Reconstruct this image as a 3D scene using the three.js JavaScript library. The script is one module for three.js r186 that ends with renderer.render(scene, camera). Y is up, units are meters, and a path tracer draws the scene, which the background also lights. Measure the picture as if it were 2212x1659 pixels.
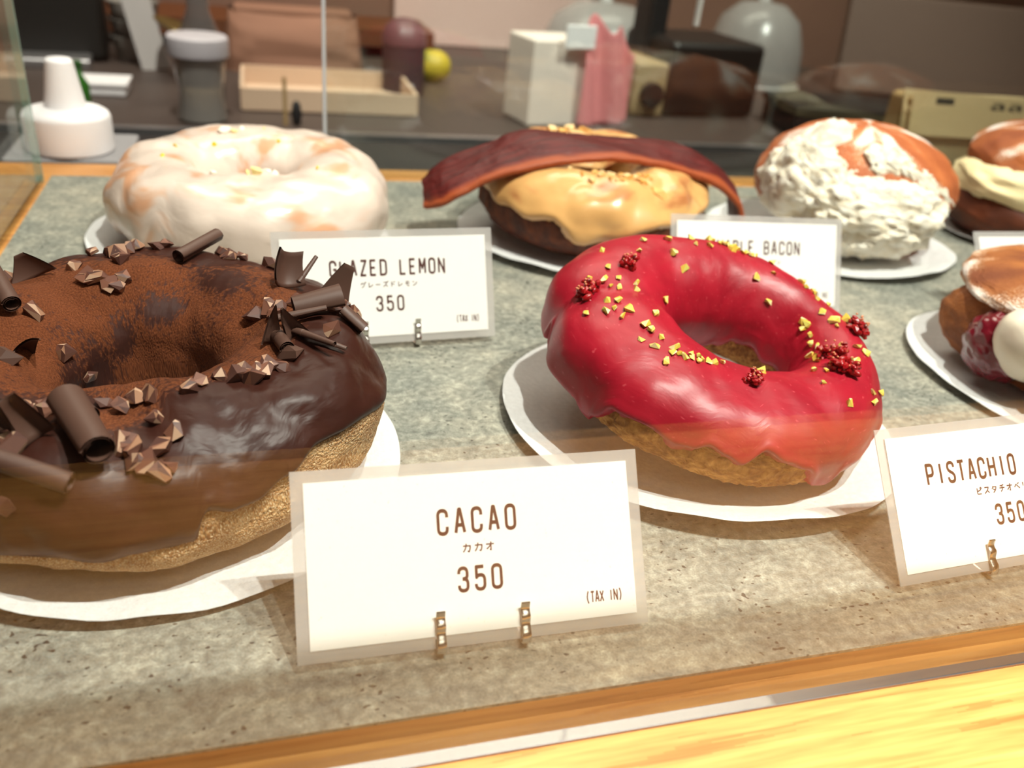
import * as THREE from 'three';
import { mergeGeometries } from 'three/addons/utils/BufferGeometryUtils.js';
import { RoundedBoxGeometry } from 'three/addons/geometries/RoundedBoxGeometry.js';
import { ConvexGeometry } from 'three/addons/geometries/ConvexGeometry.js';
import { ImprovedNoise } from 'three/addons/math/ImprovedNoise.js';
import { RectAreaLightUniformsLib } from 'three/addons/lights/RectAreaLightUniformsLib.js';

// ---------------------------------------------------------------- camera, exposure, large lights
const D = Math.PI / 180, TAU = Math.PI * 2;
const scene = new THREE.Scene();
scene.background = new THREE.Color(0x000000);
const camera = new THREE.PerspectiveCamera(48.3, 2212 / 1659, 0.01, 20);
camera.position.set(0, 0.16655, 0);
camera.rotation.order = 'YXZ';
camera.rotation.set(-29.2 * D, -18.1 * D, 6.2 * D);
camera.focus = 0.258;
camera.userData.fStop = 11;
const renderer = new THREE.WebGLRenderer({ antialias: true });
renderer.toneMapping = THREE.LinearToneMapping;
renderer.toneMappingExposure = 1.0;
renderer.shadowMap.enabled = true;
RectAreaLightUniformsLib.init();
const SPOTS = [   // ceiling spots over the case: x, y, z, aim x, aim z, candela, cone
  [0.24, 1.02, 0.005, 0.14, -0.30, 3.9, 30],
  [0.47, 1.02, 0.015, 0.24, -0.30, 3.9, 30],
  [0.16, 1.02, 0.22, 0.15, 0.04, 3.9, 12.5],
  [0.0, 1.1, -0.45, -0.02, -1.2, 6.5, 30],
  [0.75, 1.1, -0.45, 0.72, -1.2, 6.5, 32],
];
const PANELS = [  // ceiling panels: x, z, width, depth, radiance
  [0.35, -1.3, 1.6, 0.5, 8],
  [0.2, 1.0, 1.2, 0.6, 1.1],
];

// ---------------------------------------------------------------- helpers
const IN = new ImprovedNoise();
const noise = (x, y, z) => IN.noise(x + 31.7, y + 17.3, z + 9.1);
const fbm = (x, y, z, o = 4) => { let s = 0, a = 0.5; for (let i = 0; i < o; i++) { s += a * noise(x, y, z); x *= 2.03; y *= 2.03; z *= 2.03; a *= 0.5; } return s; };
function rng(seed) { return () => { seed = (seed + 0x6d2b79f5) | 0; let t = Math.imul(seed ^ (seed >>> 15), 1 | seed); t = (t + Math.imul(t ^ (t >>> 7), 61 | t)) ^ t; return ((t ^ (t >>> 14)) >>> 0) / 4294967296; }; }
const clamp = (x, a = 0, b = 1) => Math.min(b, Math.max(a, x)), mix = (a, b, t) => a + (b - a) * t;
const sstep = (a, b, x) => { const t = clamp((x - a) / (b - a)); return t * t * (3 - 2 * t); };
const mixc = (a, b, t) => [mix(a[0], b[0], t), mix(a[1], b[1], t), mix(a[2], b[2], t)];
// periodic gradient noise for textures
const PERM = (() => { const r = rng(5), p = [...Array(256).keys()]; for (let i = 255; i > 0; i--) { const j = Math.floor(r() * (i + 1)); [p[i], p[j]] = [p[j], p[i]]; } return Uint8Array.from([...p, ...p]); })();
const GX = Float32Array.from({ length: 256 }, (_, i) => Math.cos(i * 2.39996)), GY = Float32Array.from({ length: 256 }, (_, i) => Math.sin(i * 2.39996));
function pn(x, y, px, py, s = 0) {
  const xi = Math.floor(x), yi = Math.floor(y), fx = x - xi, fy = y - yi;
  const x0 = ((xi % px) + px) % px, x1 = (x0 + 1) % px, y0 = ((yi % py) + py) % py, y1 = (y0 + 1) % py;
  const h = (a, b) => PERM[(PERM[(a + s * 37) & 255] + b) & 255], g = (k, dx, dy) => GX[k] * dx + GY[k] * dy;
  const u = fx * fx * fx * (fx * (fx * 6 - 15) + 10), v = fy * fy * fy * (fy * (fy * 6 - 15) + 10);
  return 1.5 * mix(mix(g(h(x0, y0), fx, fy), g(h(x1, y0), fx - 1, fy), u), mix(g(h(x0, y1), fx, fy - 1), g(h(x1, y1), fx - 1, fy - 1), u), v);
}
function pf(u, v, fx, fy, o, s = 0) { let r = 0, a = 0.55; for (let i = 0; i < o; i++) { r += a * pn(u * fx, v * fy, fx, fy, s + i); fx *= 2; fy *= 2; a *= 0.55; } return r; }
function tex(w, h, fn, srgb = true) {
  const d = new Uint8Array(w * h * 4);
  for (let y = 0, o = 0; y < h; y++) for (let x = 0; x < w; x++, o += 4) { const c = fn(x / w, y / h); if (typeof c === 'number') { d[o] = d[o + 1] = d[o + 2] = clamp(c) * 255; } else { d[o] = clamp(c[0], 0, 255); d[o + 1] = clamp(c[1], 0, 255); d[o + 2] = clamp(c[2], 0, 255); } d[o + 3] = 255; }
  const t = new THREE.DataTexture(d, w, h); t.wrapS = t.wrapT = THREE.RepeatWrapping; t.magFilter = THREE.LinearFilter; t.minFilter = THREE.LinearMipmapLinearFilter;
  if (srgb) t.colorSpace = THREE.SRGBColorSpace; t.needsUpdate = true; return t;
}
const M = (o) => new THREE.MeshStandardMaterial({ roughness: 0.6, ...o });
const MP = (o) => new THREE.MeshPhysicalMaterial({ roughness: 0.5, ...o });
const used = {};
const numbered = (n) => { used[n] = (used[n] ?? -1) + 1; return used[n] ? n + '_' + String(used[n]).padStart(3, '0') : n; };
function part(name, geo, mat, parent) { const m = new THREE.Mesh(geo, mat); m.name = name; m.castShadow = m.receiveShadow = true; parent.add(m); return m; }
function thing(name, label, category, pos = [0, 0, 0], turn = 0, group) { const g = new THREE.Group(); g.name = numbered(name); g.position.set(...pos); g.rotation.y = turn; g.userData = { label, category }; if (group) g.userData.group = group; scene.add(g); return g; }
function single(name, geo, mat, label, category, pos = [0, 0, 0], turn = 0, group) { const m = part(numbered(name), geo, mat, scene); m.position.set(...pos); m.rotation.y = turn; m.userData = { label, category }; if (group) m.userData.group = group; return m; }
function struct(name, geo, mat, pos = [0, 0, 0], label, category) { const m = part(numbered(name), geo, mat, scene); m.position.set(...pos); m.userData = { kind: 'structure', label, category }; return m; }
const box = (w, h, d, x = 0, y = 0, z = 0, r = 0) => { const g = r ? new RoundedBoxGeometry(w, h, d, 2, r) : new THREE.BoxGeometry(w, h, d); g.translate(x, y, z); return g; };
const cyl = (r0, r1, h, x = 0, y = 0, z = 0, n = 32) => { const g = new THREE.CylinderGeometry(r0, r1, h, n); g.translate(x, y, z); return g; };
const lathe = (pts, n = 48) => new THREE.LatheGeometry(pts.map(([r, y]) => new THREE.Vector2(r, y)), n);
// box whose uv are metres (x,z on top, along x on the sides) times k
function boxUV(w, h, d, k = 1) { const g = new THREE.BoxGeometry(w, h, d), p = g.attributes.position, n = g.attributes.normal, uv = g.attributes.uv; for (let i = 0; i < p.count; i++) { const ax = Math.abs(n.getX(i)), ay = Math.abs(n.getY(i)); if (ay > 0.5) uv.setXY(i, p.getX(i) * k, -p.getZ(i) * k); else if (ax > 0.5) uv.setXY(i, p.getZ(i) * k, p.getY(i) * k); else uv.setXY(i, p.getX(i) * k, p.getY(i) * k); } return g; }
// grid surface; f(i/nu, j/nv) -> [x,y,z]; closedU / closedV average the seam normals
function grid(nu, nv, f, closedU, closedV, uvS = [1, 1]) {
  const pos = [], uv = [], idx = [], W = nv + 1;
  for (let i = 0; i <= nu; i++) for (let j = 0; j <= nv; j++) { const p = f(i / nu, j / nv); pos.push(p[0], p[1], p[2]); uv.push(i / nu * uvS[0], j / nv * uvS[1]); }
  for (let i = 0; i < nu; i++) for (let j = 0; j < nv; j++) { const a = i * W + j, b = a + W; idx.push(a, a + 1, b, b, a + 1, b + 1); }
  const g = new THREE.BufferGeometry(); g.setAttribute('position', new THREE.Float32BufferAttribute(pos, 3)); g.setAttribute('uv', new THREE.Float32BufferAttribute(uv, 2)); if (closedU) { let vol = 0; for (let i = 0; i < idx.length; i += 3) { const a = idx[i] * 3, b = idx[i + 1] * 3, c = idx[i + 2] * 3; vol += pos[a] * (pos[b + 1] * pos[c + 2] - pos[b + 2] * pos[c + 1]) + pos[a + 1] * (pos[b + 2] * pos[c] - pos[b] * pos[c + 2]) + pos[a + 2] * (pos[b] * pos[c + 1] - pos[b + 1] * pos[c]); } if (vol < 0) for (let i = 0; i < idx.length; i += 3) { const q = idx[i]; idx[i] = idx[i + 1]; idx[i + 1] = q; } }
  g.setIndex(idx); g.computeVertexNormals();
  const n = g.attributes.normal, av = (a, b) => { const x = n.getX(a) + n.getX(b), y = n.getY(a) + n.getY(b), z = n.getZ(a) + n.getZ(b), l = Math.hypot(x, y, z) || 1; n.setXYZ(a, x / l, y / l, z / l); n.setXYZ(b, x / l, y / l, z / l); };
  if (closedU) for (let j = 0; j <= nv; j++) av(j, nu * W + j);
  if (closedV) for (let i = 0; i <= nu; i++) av(i * W, i * W + nv);
  return g;
}
// a sheet with thickness from a grid function; n(u,v) = unit offset direction
function sheet(nu, nv, f, th, closedU = false) {
  const eps = 1e-3, nrm = (u, v) => { const a = f(Math.max(0, u - eps), v), b = f(Math.min(1, u + eps), v), c = f(u, Math.max(0, v - eps)), d = f(u, Math.min(1, v + eps)); const A = new THREE.Vector3(b[0] - a[0], b[1] - a[1], b[2] - a[2]), B = new THREE.Vector3(d[0] - c[0], d[1] - c[1], d[2] - c[2]); return A.cross(B).normalize(); };
  const nw = nv * 2 + 2;   // loop: top 0..nv then bottom nv..0
  return grid(nu, nw, (u, w) => { const k = Math.round(w * nw); const top = k <= nv, v = top ? k / nv : (k === nw ? 0 : (nw - 1 - k) / nv), p = f(u, v), n = nrm(u, v), s = (top || k === nw) ? th / 2 : -th / 2; return [p[0] + n.x * s, p[1] + n.y * s, p[2] + n.z * s]; }, closedU, true);
}
const lerpTable = (t) => (x) => { for (let i = 1; i < t.length; i++) if (x <= t[i][0]) { const k = (x - t[i - 1][0]) / (t[i][0] - t[i - 1][0]), s = k * k * (3 - 2 * k); return mix(t[i - 1][1], t[i][1], s); } return t[t.length - 1][1]; };
const norm2 = (u) => ((u % TAU) + TAU) % TAU;

// ---------------------------------------------------------------- textures and shared materials
const woodTex = tex(1024, 1024, (u, v) => {
  const w = pf(u, v, 2, 10, 3, 3) * 0.6, g = pf(u, v + w * 0.02, 5, 150, 3, 7), f = pf(u, v, 24, 400, 2, 11), r = pn(u * 3, (v + w * 0.05) * 40, 3, 40, 15);
  const t = clamp(0.5 + g * 0.6 + r * 0.2 + w * 0.3), k = f * 16 + (g < -0.28 ? -14 : 0);
  const c = mixc([176, 112, 52], [222, 164, 92], t); return [c[0] + k, c[1] + k, c[2] + k * 0.8];
});
const woodBump = tex(512, 512, (u, v) => 0.5 + 0.4 * pf(u, v, 6, 120, 3, 21), false);
const wm = (repeat, extra = {}) => { const m = woodTex.clone(), b = woodBump.clone(); m.repeat.set(repeat, repeat); b.repeat.set(repeat, repeat); m.needsUpdate = b.needsUpdate = true; return M({ map: m, bumpMap: b, bumpScale: 0.0002, roughness: 0.42, ...extra }); };
const stoneTex = tex(2048, 2048, (u, v) => {
  const wx = pf(u, v, 24, 24, 3, 1) * 0.009, wy = pf(u, v, 24, 24, 3, 9) * 0.009, uu = u + wx, vv = v + wy;
  const big = pf(u, v, 4, 4, 4, 5), mid = pf(uu, vv, 26, 30, 3, 13), mot = pf(uu, vv, 110, 130, 3, 14), fib = Math.abs(pn(uu * 150 + mot, vv * 230, 150, 230, 17)), mask = sstep(0, 0.5, mid + 0.5 * mot), fine = pn(u * 520, v * 520, 520, 520, 23);
  let L = 136 + big * 26 + mid * 24 + mot * 44 + fine * 15 + 24 * mask * (1 - sstep(0, 0.13, fib));
  const sp = pn(u * 150, v * 230, 150, 230, 29) + 0.35 * pn(u * 20, v * 20, 20, 20, 31); if (sp > 0.66) L -= 80 * sstep(0.66, 0.8, sp);
  const warm = clamp(0.5 + big * 0.7 + mid * 0.3); return [L * mix(0.955, 1.03, warm), L * mix(0.985, 0.99, warm), L * mix(0.925, 0.885, warm)];
});
const stoneBump = tex(1024, 1024, (u, v) => 0.5 + 0.35 * pf(u, v, 60, 60, 4, 41) - 0.25 * sstep(0.5, 0.8, pn(u * 150, v * 210, 150, 210, 29)), false);
const paperTex = tex(512, 512, (u, v) => { const k = pf(u, v, 30, 30, 3, 51), f = Math.abs(pn(u * 80, v * 60, 80, 60, 53)); const L = 226 + k * 10 + 9 * (1 - sstep(0, 0.2, f)); return [L, L, L * 1.0]; });
const paperBump = tex(512, 512, (u, v) => 0.5 + 0.4 * pf(u, v, 40, 40, 3, 55), false);
const chrome = M({ color: 0xd6d2cc, metalness: 1, roughness: 0.22 });
const darkMetal = M({ color: 0x26231f, metalness: 0.3, roughness: 0.5 });
const steel = M({ color: 0xb9b6b8, metalness: 0.9, roughness: 0.35 });
const glassMat = MP({ color: 0xf4f8f6, transmission: 1, thickness: 0, roughness: 0, ior: 1.5 });
const glassEdge = MP({ color: 0x9fc4ba, transmission: 0.4, thickness: 0, roughness: 0.2 });

// ---------------------------------------------------------------- room shell and lamps
const wallPaint = tex(256, 256, (u, v) => { const k = pf(u, v, 8, 8, 4, 61); return [128 + k * 14, 92 + k * 12, 76 + k * 10]; });
const brownWall = M({ map: wallPaint, roughness: 0.8 }), darkFloor = M({ color: 0x4a3d34, roughness: 0.7 }), ceilMat = M({ color: 0xc9bfb4, roughness: 0.9 });
struct('floor', box(5.2, 0.1, 4.8), darkFloor, [0.3, -1.05, -0.1], 'dark shop floor', 'floor');
struct('ceiling', box(5.2, 0.1, 4.8), ceilMat, [0.3, 1.55, -0.1], 'plain pale ceiling', 'ceiling');
struct('wall_back', box(5.2, 2.5, 0.1), brownWall, [0.3, 0.25, -1.68], 'brown rear wall of the kitchen', 'wall');
struct('wall_front', box(5.2, 2.5, 0.1), brownWall, [0.3, 0.25, 2.2], 'brown wall behind the viewer', 'wall');
struct('wall_left', box(0.1, 2.5, 4.1), brownWall, [-1.8, 0.25, 0.1], 'brown wall at the left', 'wall');
struct('wall_right', box(0.1, 2.5, 4.1), brownWall, [2.4, 0.25, 0.1], 'brown wall at the right', 'wall');
const lampGlow = M({ color: 0xffffff, emissive: 0xfff2de, emissiveIntensity: 3 });
SPOTS.forEach(([x, y, z, ax, az, I, cone], i) => {
  const t = thing('spot_lamp', ['black ceiling spot lamp over the raspberry doughnut', 'black ceiling spot lamp over the cream doughnut', 'black ceiling spot lamp over the wooden counter front', 'black ceiling spot lamp aimed at the spice jar', 'black ceiling spot lamp aimed at the black kitchen machine'][i], 'spot lamp', [x, y, z], 0, 'ceiling spot lamps');
  const head = new THREE.Group(); head.name = 'head'; t.add(head);
  head.quaternion.setFromUnitVectors(new THREE.Vector3(0, -1, 0), new THREE.Vector3(ax - x, -y, az - z).normalize());
  part('housing', lathe([[0.0, 0.14], [0.035, 0.14], [0.04, 0.12], [0.04, 0.004], [0.034, 0.004], [0.034, 0.02]]), darkMetal, head);
  part('lens', cyl(0.033, 0.033, 0.004, 0, 0.016, 0), lampGlow, head);
  part('stem', cyl(0.008, 0.008, 1.5 - y - 0.13, 0, 0.13 + (1.5 - y - 0.13) / 2, 0), darkMetal, t);
  const l = new THREE.SpotLight(0xfff8ee, I, 0, cone * D, 0.55, 2); l.castShadow = true; l.shadow.radius = 0.45; l.shadow.mapSize.set(2048, 2048);
  l.position.set(x, y, z).addScaledVector(new THREE.Vector3(ax - x, -y, az - z).normalize(), 0.012); l.target.position.set(ax, 0, az); scene.add(l, l.target);
});
PANELS.forEach(([x, z, w, d, L], i) => {
  const t = thing('ceiling_light', ['flat ceiling light over the rear worktop', 'flat ceiling light over the customer side'][i], 'ceiling light', [x, 1.5, z], 0, 'ceiling panels');
  part('frame', box(w + 0.04, 0.02, d + 0.04, 0, -0.01, 0), steel, t); part('diffuser', box(w, 0.006, d, 0, -0.022, 0), M({ color: 0xffffff, emissive: 0xfff1e0, emissiveIntensity: 1.5 }), t);
  const r = new THREE.RectAreaLight(0xfff1e0, L, w, d); r.position.set(x, 1.47, z); r.rotation.x = -Math.PI / 2; scene.add(r);
});

// ---------------------------------------------------------------- display case: counter, deck, slab, glass
{
  const t = struct('counter_board', boxUV(2.4, 0.03, 0.606), wm(2.4), [0.4, -0.0217, -0.3], 'golden oak counter board running under the glass', 'counter');
  struct('counter_front', box(2.4, 0.96, 0.02), wm(2), [0.4, -0.52, -0.02], 'wooden counter front', 'counter');
  struct('cabinet_back', box(2.4, 0.96, 0.02), M({ color: 0x1c1a1a, roughness: 0.5 }), [0.4, -0.52, -0.585], 'dark cabinet back', 'cabinet');
  single('deck_board', boxUV(1.5, 0.0057, 0.4435), wm(2.2), 'orange wooden deck board under the grey stone slab', 'board', [0.45, -0.0067 + 0.00285, -0.35475]);
  const st = stoneTex.clone(), sb = stoneBump.clone(); st.repeat.set(3.2, 3.2); sb.repeat.set(3.2, 3.2); st.needsUpdate = sb.needsUpdate = true;
  single('stone_slab', boxUV(1.2, 0.001, 0.4215), M({ map: st, bumpMap: sb, bumpScale: 0.0004, roughness: 0.62 }), 'grey green mottled stone slab carrying the doughnuts', 'slab', [-0.119 + 0.6, -0.0005, -0.34375]);
}
{
  const g = thing('front_glass', 'clear upright glass pane in front of the doughnuts', 'glass', [0, -0.0067, -0.1258]);
  part('pane', box(1.32, 0.1715, 0.003, 0.535, 0.0866, 0), glassMat, g);
  part('bottom_strip', box(1.32, 0.0008, 0.0034, 0.535, 0.0004, 0.0), M({ color: 0x8f8c90, metalness: 0.9, roughness: 0.35 }), g);
  const s = thing('side_glass', 'glass side pane along the left edge of the slab with greenish edge', 'glass', [-0.1235, -0.001, -0.336]);
  part('pane', box(0.004, 0.166, 0.415, 0, 0.083, 0), glassMat, s);
  part('polished_edge', box(0.0042, 0.166, 0.0015, 0, 0.083, -0.2083), glassEdge, s);
  const r = thing('rear_glass', 'clear sliding pane behind the doughnuts with shiny upright edge', 'glass', [0, -0.001, -0.563]);
  part('pane', box(0.9, 0.166, 0.003, 0.492, 0.083, 0), glassMat, r);
  part('polished_edge', box(0.0022, 0.166, 0.0034, 0.041, 0.083, 0), MP({ color: 0xd8dadf, transmission: 0.35, roughness: 0.15, thickness: 0 }), r);
}

// ---------------------------------------------------------------- paper rounds
const paperMat = MP({ map: paperTex, bumpMap: paperBump, bumpScale: 0.0003, roughness: 0.85, transmission: 0.22, thickness: 0, color: 0xffffff });
function paperRound(x, z, label, lift, seed) {
  const R = 0.0755, f = (u, v) => { const a = u * TAU, r = R * v * (1 + 0.006 * noise(Math.cos(a) * 2.5, Math.sin(a) * 2.5, seed) * v), w = sstep(0.72, 1, v); return [r * Math.cos(a), 0.0006 + w * lift(a) + w * w * 0.0012 * (0.5 + noise(Math.cos(a) * 4, Math.sin(a) * 4, seed + 3)), r * Math.sin(a)]; };
  const g = sheet(120, 18, (u, v) => f(u, Math.max(v, 0.002)), 0.0002, true), p = g.attributes.position, uv = g.attributes.uv; for (let i = 0; i < p.count; i++) uv.setXY(i, p.getX(i) * 14 + seed, p.getZ(i) * 14);
  return single('paper_round', g, paperMat, label, 'paper', [x, 0, z], 0, 'white paper rounds on the slab');
}
const bump = (a, c, w) => { let d = Math.abs(norm2(a) - c); d = Math.min(d, TAU - d); return Math.exp(-(d / w) * (d / w)); };
paperRound(-0.034, -0.247, 'white round paper under the chocolate cacao doughnut', (a) => 0.0035 * bump(a, 2.2, 0.7) + 0.001, 1);
paperRound(0.158, -0.252, 'white round paper under the red raspberry doughnut', (a) => 0.0075 * bump(a, 1.75, 0.75) + 0.004 * bump(a, 3.2, 0.5), 2);
paperRound(0.358, -0.262, 'white round paper under the split cream doughnut at the right edge', (a) => 0.003 * bump(a, 3.4, 0.8), 3);
paperRound(-0.009, -0.447, 'white round paper under the white glazed lemon doughnut', (a) => 0.003 * bump(a, 3.0, 0.7), 4);
paperRound(0.183, -0.452, 'white round paper under the bacon topped doughnut', (a) => 0.004 * bump(a, 2.2, 0.8), 5);
paperRound(0.344, -0.446, 'white round paper under the coconut covered bun', (a) => 0.005 * bump(a, 1.2, 0.9), 6);
paperRound(0.520, -0.447, 'white round paper under the cream filled bun behind the far card', (a) => 0.003 * bump(a, 2.8, 0.8), 7);

// ---------------------------------------------------------------- ring doughnuts
function ringShape(o) {   // o: ro(u), ri(u), H(u), hx, hz, seed, rough
  const base = (u, v, fine) => {
    const c = Math.cos(v), s = Math.sin(v), cu = Math.cos(u), su = Math.sin(u), ex = c < 0 ? (o.exi ?? o.ex ?? 0.85) : (o.ex ?? 0.85), ey = s > 0 ? (o.ey ?? 0.9) : 0.62;
    let w = 0.5 + 0.5 * Math.sign(c) * Math.pow(Math.abs(c), ex); const S = Math.sign(s) * Math.pow(Math.abs(s), ey);
    const low = Math.max(0, -s); let ro = o.ro(u) * (1 - (o.under ?? 0.08) * low * low), ri = o.ri(u) * (1 + 0.08 * low);
    const H = o.H(u); let y = H * (0.5 + 0.5 * S) + (o.lift ? o.lift(u) * low * 0 : 0);
    let x = mix(o.hx + ri * cu, ro * cu, w), z = mix(o.hz + ri * su, ro * su, w);
    const n = (o.lump ?? 0.0022) * fbm(x * 38 + o.seed, y * 38, z * 38, 2), rr = Math.hypot(x, z) || 1; const k = n * c; x += x / rr * k * 1.2; z += z / rr * k * 1.2; if (s > -0.2) y += n * (s + 0.2);
    if (fine) { const q = fine * fbm(x * 420, y * 420, z * 420 + o.seed, 3); x += x / rr * q * c; z += z / rr * q * c; y += s > -0.5 ? q * s : 0; }
    if (o.extra) return o.extra(u, v, [x, y, z]);
    return [x, y, z];
  };
  const normal = (u, v) => { const e = 0.02, a = base(u + e, v), b = base(u - e, v), c = base(u, v + e), d = base(u, v - e); return new THREE.Vector3(c[0] - d[0], c[1] - d[1], c[2] - d[2]).cross(new THREE.Vector3(a[0] - b[0], a[1] - b[1], a[2] - b[2])).normalize(); };
  return { base, normal };
}
function doughGeo(sh, nu, nv, fine, uvS) { return grid(nu, nv, (a, b) => sh.base(a * TAU, b * TAU, fine), true, true, uvS); }
function glazeGeo(sh, nu, nv, v0, v1, th, uvS, extra) {
  return grid(nu, nv, (a, b) => {
    const u = a * TAU, lo = v0(u), hi = v1(u), v = mix(lo, hi, b), p = sh.base(u, v), n = sh.normal(u, v), e0 = b * (hi - lo), e1 = (1 - b) * (hi - lo);
    const edge = Math.min(sstep(0, 0.13, e0), sstep(0, 0.13, e1)), bead = 0.35 * (Math.exp(-Math.pow((e0 - 0.16) / 0.1, 2)) + Math.exp(-Math.pow((e1 - 0.16) / 0.1, 2)));
    const t = -0.0006 + (th * (1 + bead) + 0.0006) * edge + (extra ? extra(u, v, p) * edge : 0);
    return [p[0] + n.x * t, p[1] + n.y * t, p[2] + n.z * t];
  }, true, false, uvS);
}
const SURF = {};   // glaze surface of each doughnut, for the toppings
function glazePoint(key, u, v, lift = 0) { const { sh, th } = SURF[key], p = sh.base(u, v), n = sh.normal(u, v); return { p: new THREE.Vector3(...p).addScaledVector(n, th + lift), n }; }
const crumbBump = tex(512, 512, (u, v) => 0.5 + 0.55 * pf(u, v, 48, 48, 3, 71), false);
const glossBump = tex(1024, 512, (u, v) => 0.5 + 0.5 * pf(u, v, 40, 20, 4, 73), false);

// --- cacao doughnut
{
  const t = thing('cacao_doughnut', 'large chocolate glazed doughnut with cocoa powder, nibs and chocolate curls', 'doughnut', [-0.036, 0.0008, -0.249]);
  const sh = ringShape({ ro: (u) => 0.0695 + 0.0012 * Math.sin(3 * u + 1), ri: (u) => 0.0200 + 0.0050 * Math.cos(2 * u) + 0.001 * Math.sin(3 * u), H: (u) => 0.0455 + 0.004 * Math.cos(u - 5.1), hx: -0.003, hz: 0.001, seed: 3, lump: 0.006, under: 0.13, ex: 0.85, exi: 1.25, ey: 0.92 });
  const doughTex = tex(512, 512, (u, v) => { const k = pf(u, v, 60, 60, 3, 81), b = pf(u, v, 8, 8, 3, 83), s = pn(u * 128, v * 128, 128, 128, 85); const c = mixc([142, 92, 48], [214, 178, 128], clamp(0.5 + k * 0.8 + b * 0.5)); return s > 0.35 ? [240, 222, 188] : c; });
  part('dough', doughGeo(sh, 320, 120, 0.0008, [10, 4]), M({ map: doughTex, bumpMap: crumbBump, bumpScale: 0.0009, roughness: 0.85 }), t);
  const v0 = lerpTable(CACAO_EDGE()), v1 = (u) => Math.PI + 1.05 + 0.1 * Math.sin(3 * u);
  SURF.cacao = { sh, th: 0.0016, t };
  const w2048 = 2048, h = 1024;
  // cocoa powder lies as dust on the upward inner side of the glaze
  const bare = (u, v) => { let q = 0; for (const [a, c, wa, wc] of [[5.1, 1.25, 0.45, 0.35], [4.95, 2.3, 0.3, 0.16], [5.5, 1.9, 0.25, 0.2], [3.35, 2.9, 0.25, 0.25], [3.9, 2.95, 0.3, 0.3], [0.3, 0.9, 0.7, 0.35], [1.15, 1.25, 0.35, 0.2], [1.9, 1.75, 0.25, 0.16], [2.3, 1.5, 0.3, 0.3], [1.6, 0.7, 0.9, 0.35], [4.4, 2.6, 0.2, 0.2]]) { let d = Math.abs(u - a); d = Math.min(d, TAU - d); q += Math.exp(-(d * d) / (wa * wa) - ((v - c) * (v - c)) / (wc * wc)); } return clamp(q); };
  const pow = (u, v) => { const vv = mix(-0.1, Math.PI + 0.75, v), top = sstep(0.75, 1.5, vv), patch = pf(u, v, 9, 5, 4, 91), gr = pf(u, v, 150, 64, 3, 93); return sstep(0.3, 0.78, top * 0.86 - 0.75 * bare(u * TAU, vv) + patch * 0.55 + gr * 0.62); };
  const cm = tex(w2048, h, (u, v) => { const k = pow(u, v), g = pn(u * 500, v * 200, 500, 200, 95); const ch = mixc([50, 25, 19], [62, 32, 24], 0.5 + 0.5 * pf(u, v, 20, 10, 3, 97)); return mixc(ch, [104 + g * 26, 56 + g * 18, 31 + g * 12], k * 0.95); });
  const rm = tex(1024, 512, (u, v) => mix(0.4, 0.62, sstep(0.3, 0.5, v)) + 0.34 * pow(u, v) + 0.06 * pf(u, v, 60, 30, 2, 99), false);
  const bm = tex(1024, 512, (u, v) => 0.45 + 0.22 * pf(u, v, 60, 26, 4, 101) + 0.3 * pow(u, v) * (0.5 + pn(u * 400, v * 150, 400, 150, 103)), false);
  part('chocolate_glaze', glazeGeo(sh, 420, 150, v0, v1, 0.0016, [1, 1], (u, v, p) => 0.0007 * fbm(p[0] * 160, p[1] * 160, p[2] * 160, 2)), MP({ map: cm, roughnessMap: rm, roughness: 1, bumpMap: bm, bumpScale: 0.0005, specularIntensity: 0.38 }), t).userData.label = 'dark chocolate glaze dusted with cocoa';
}
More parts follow.
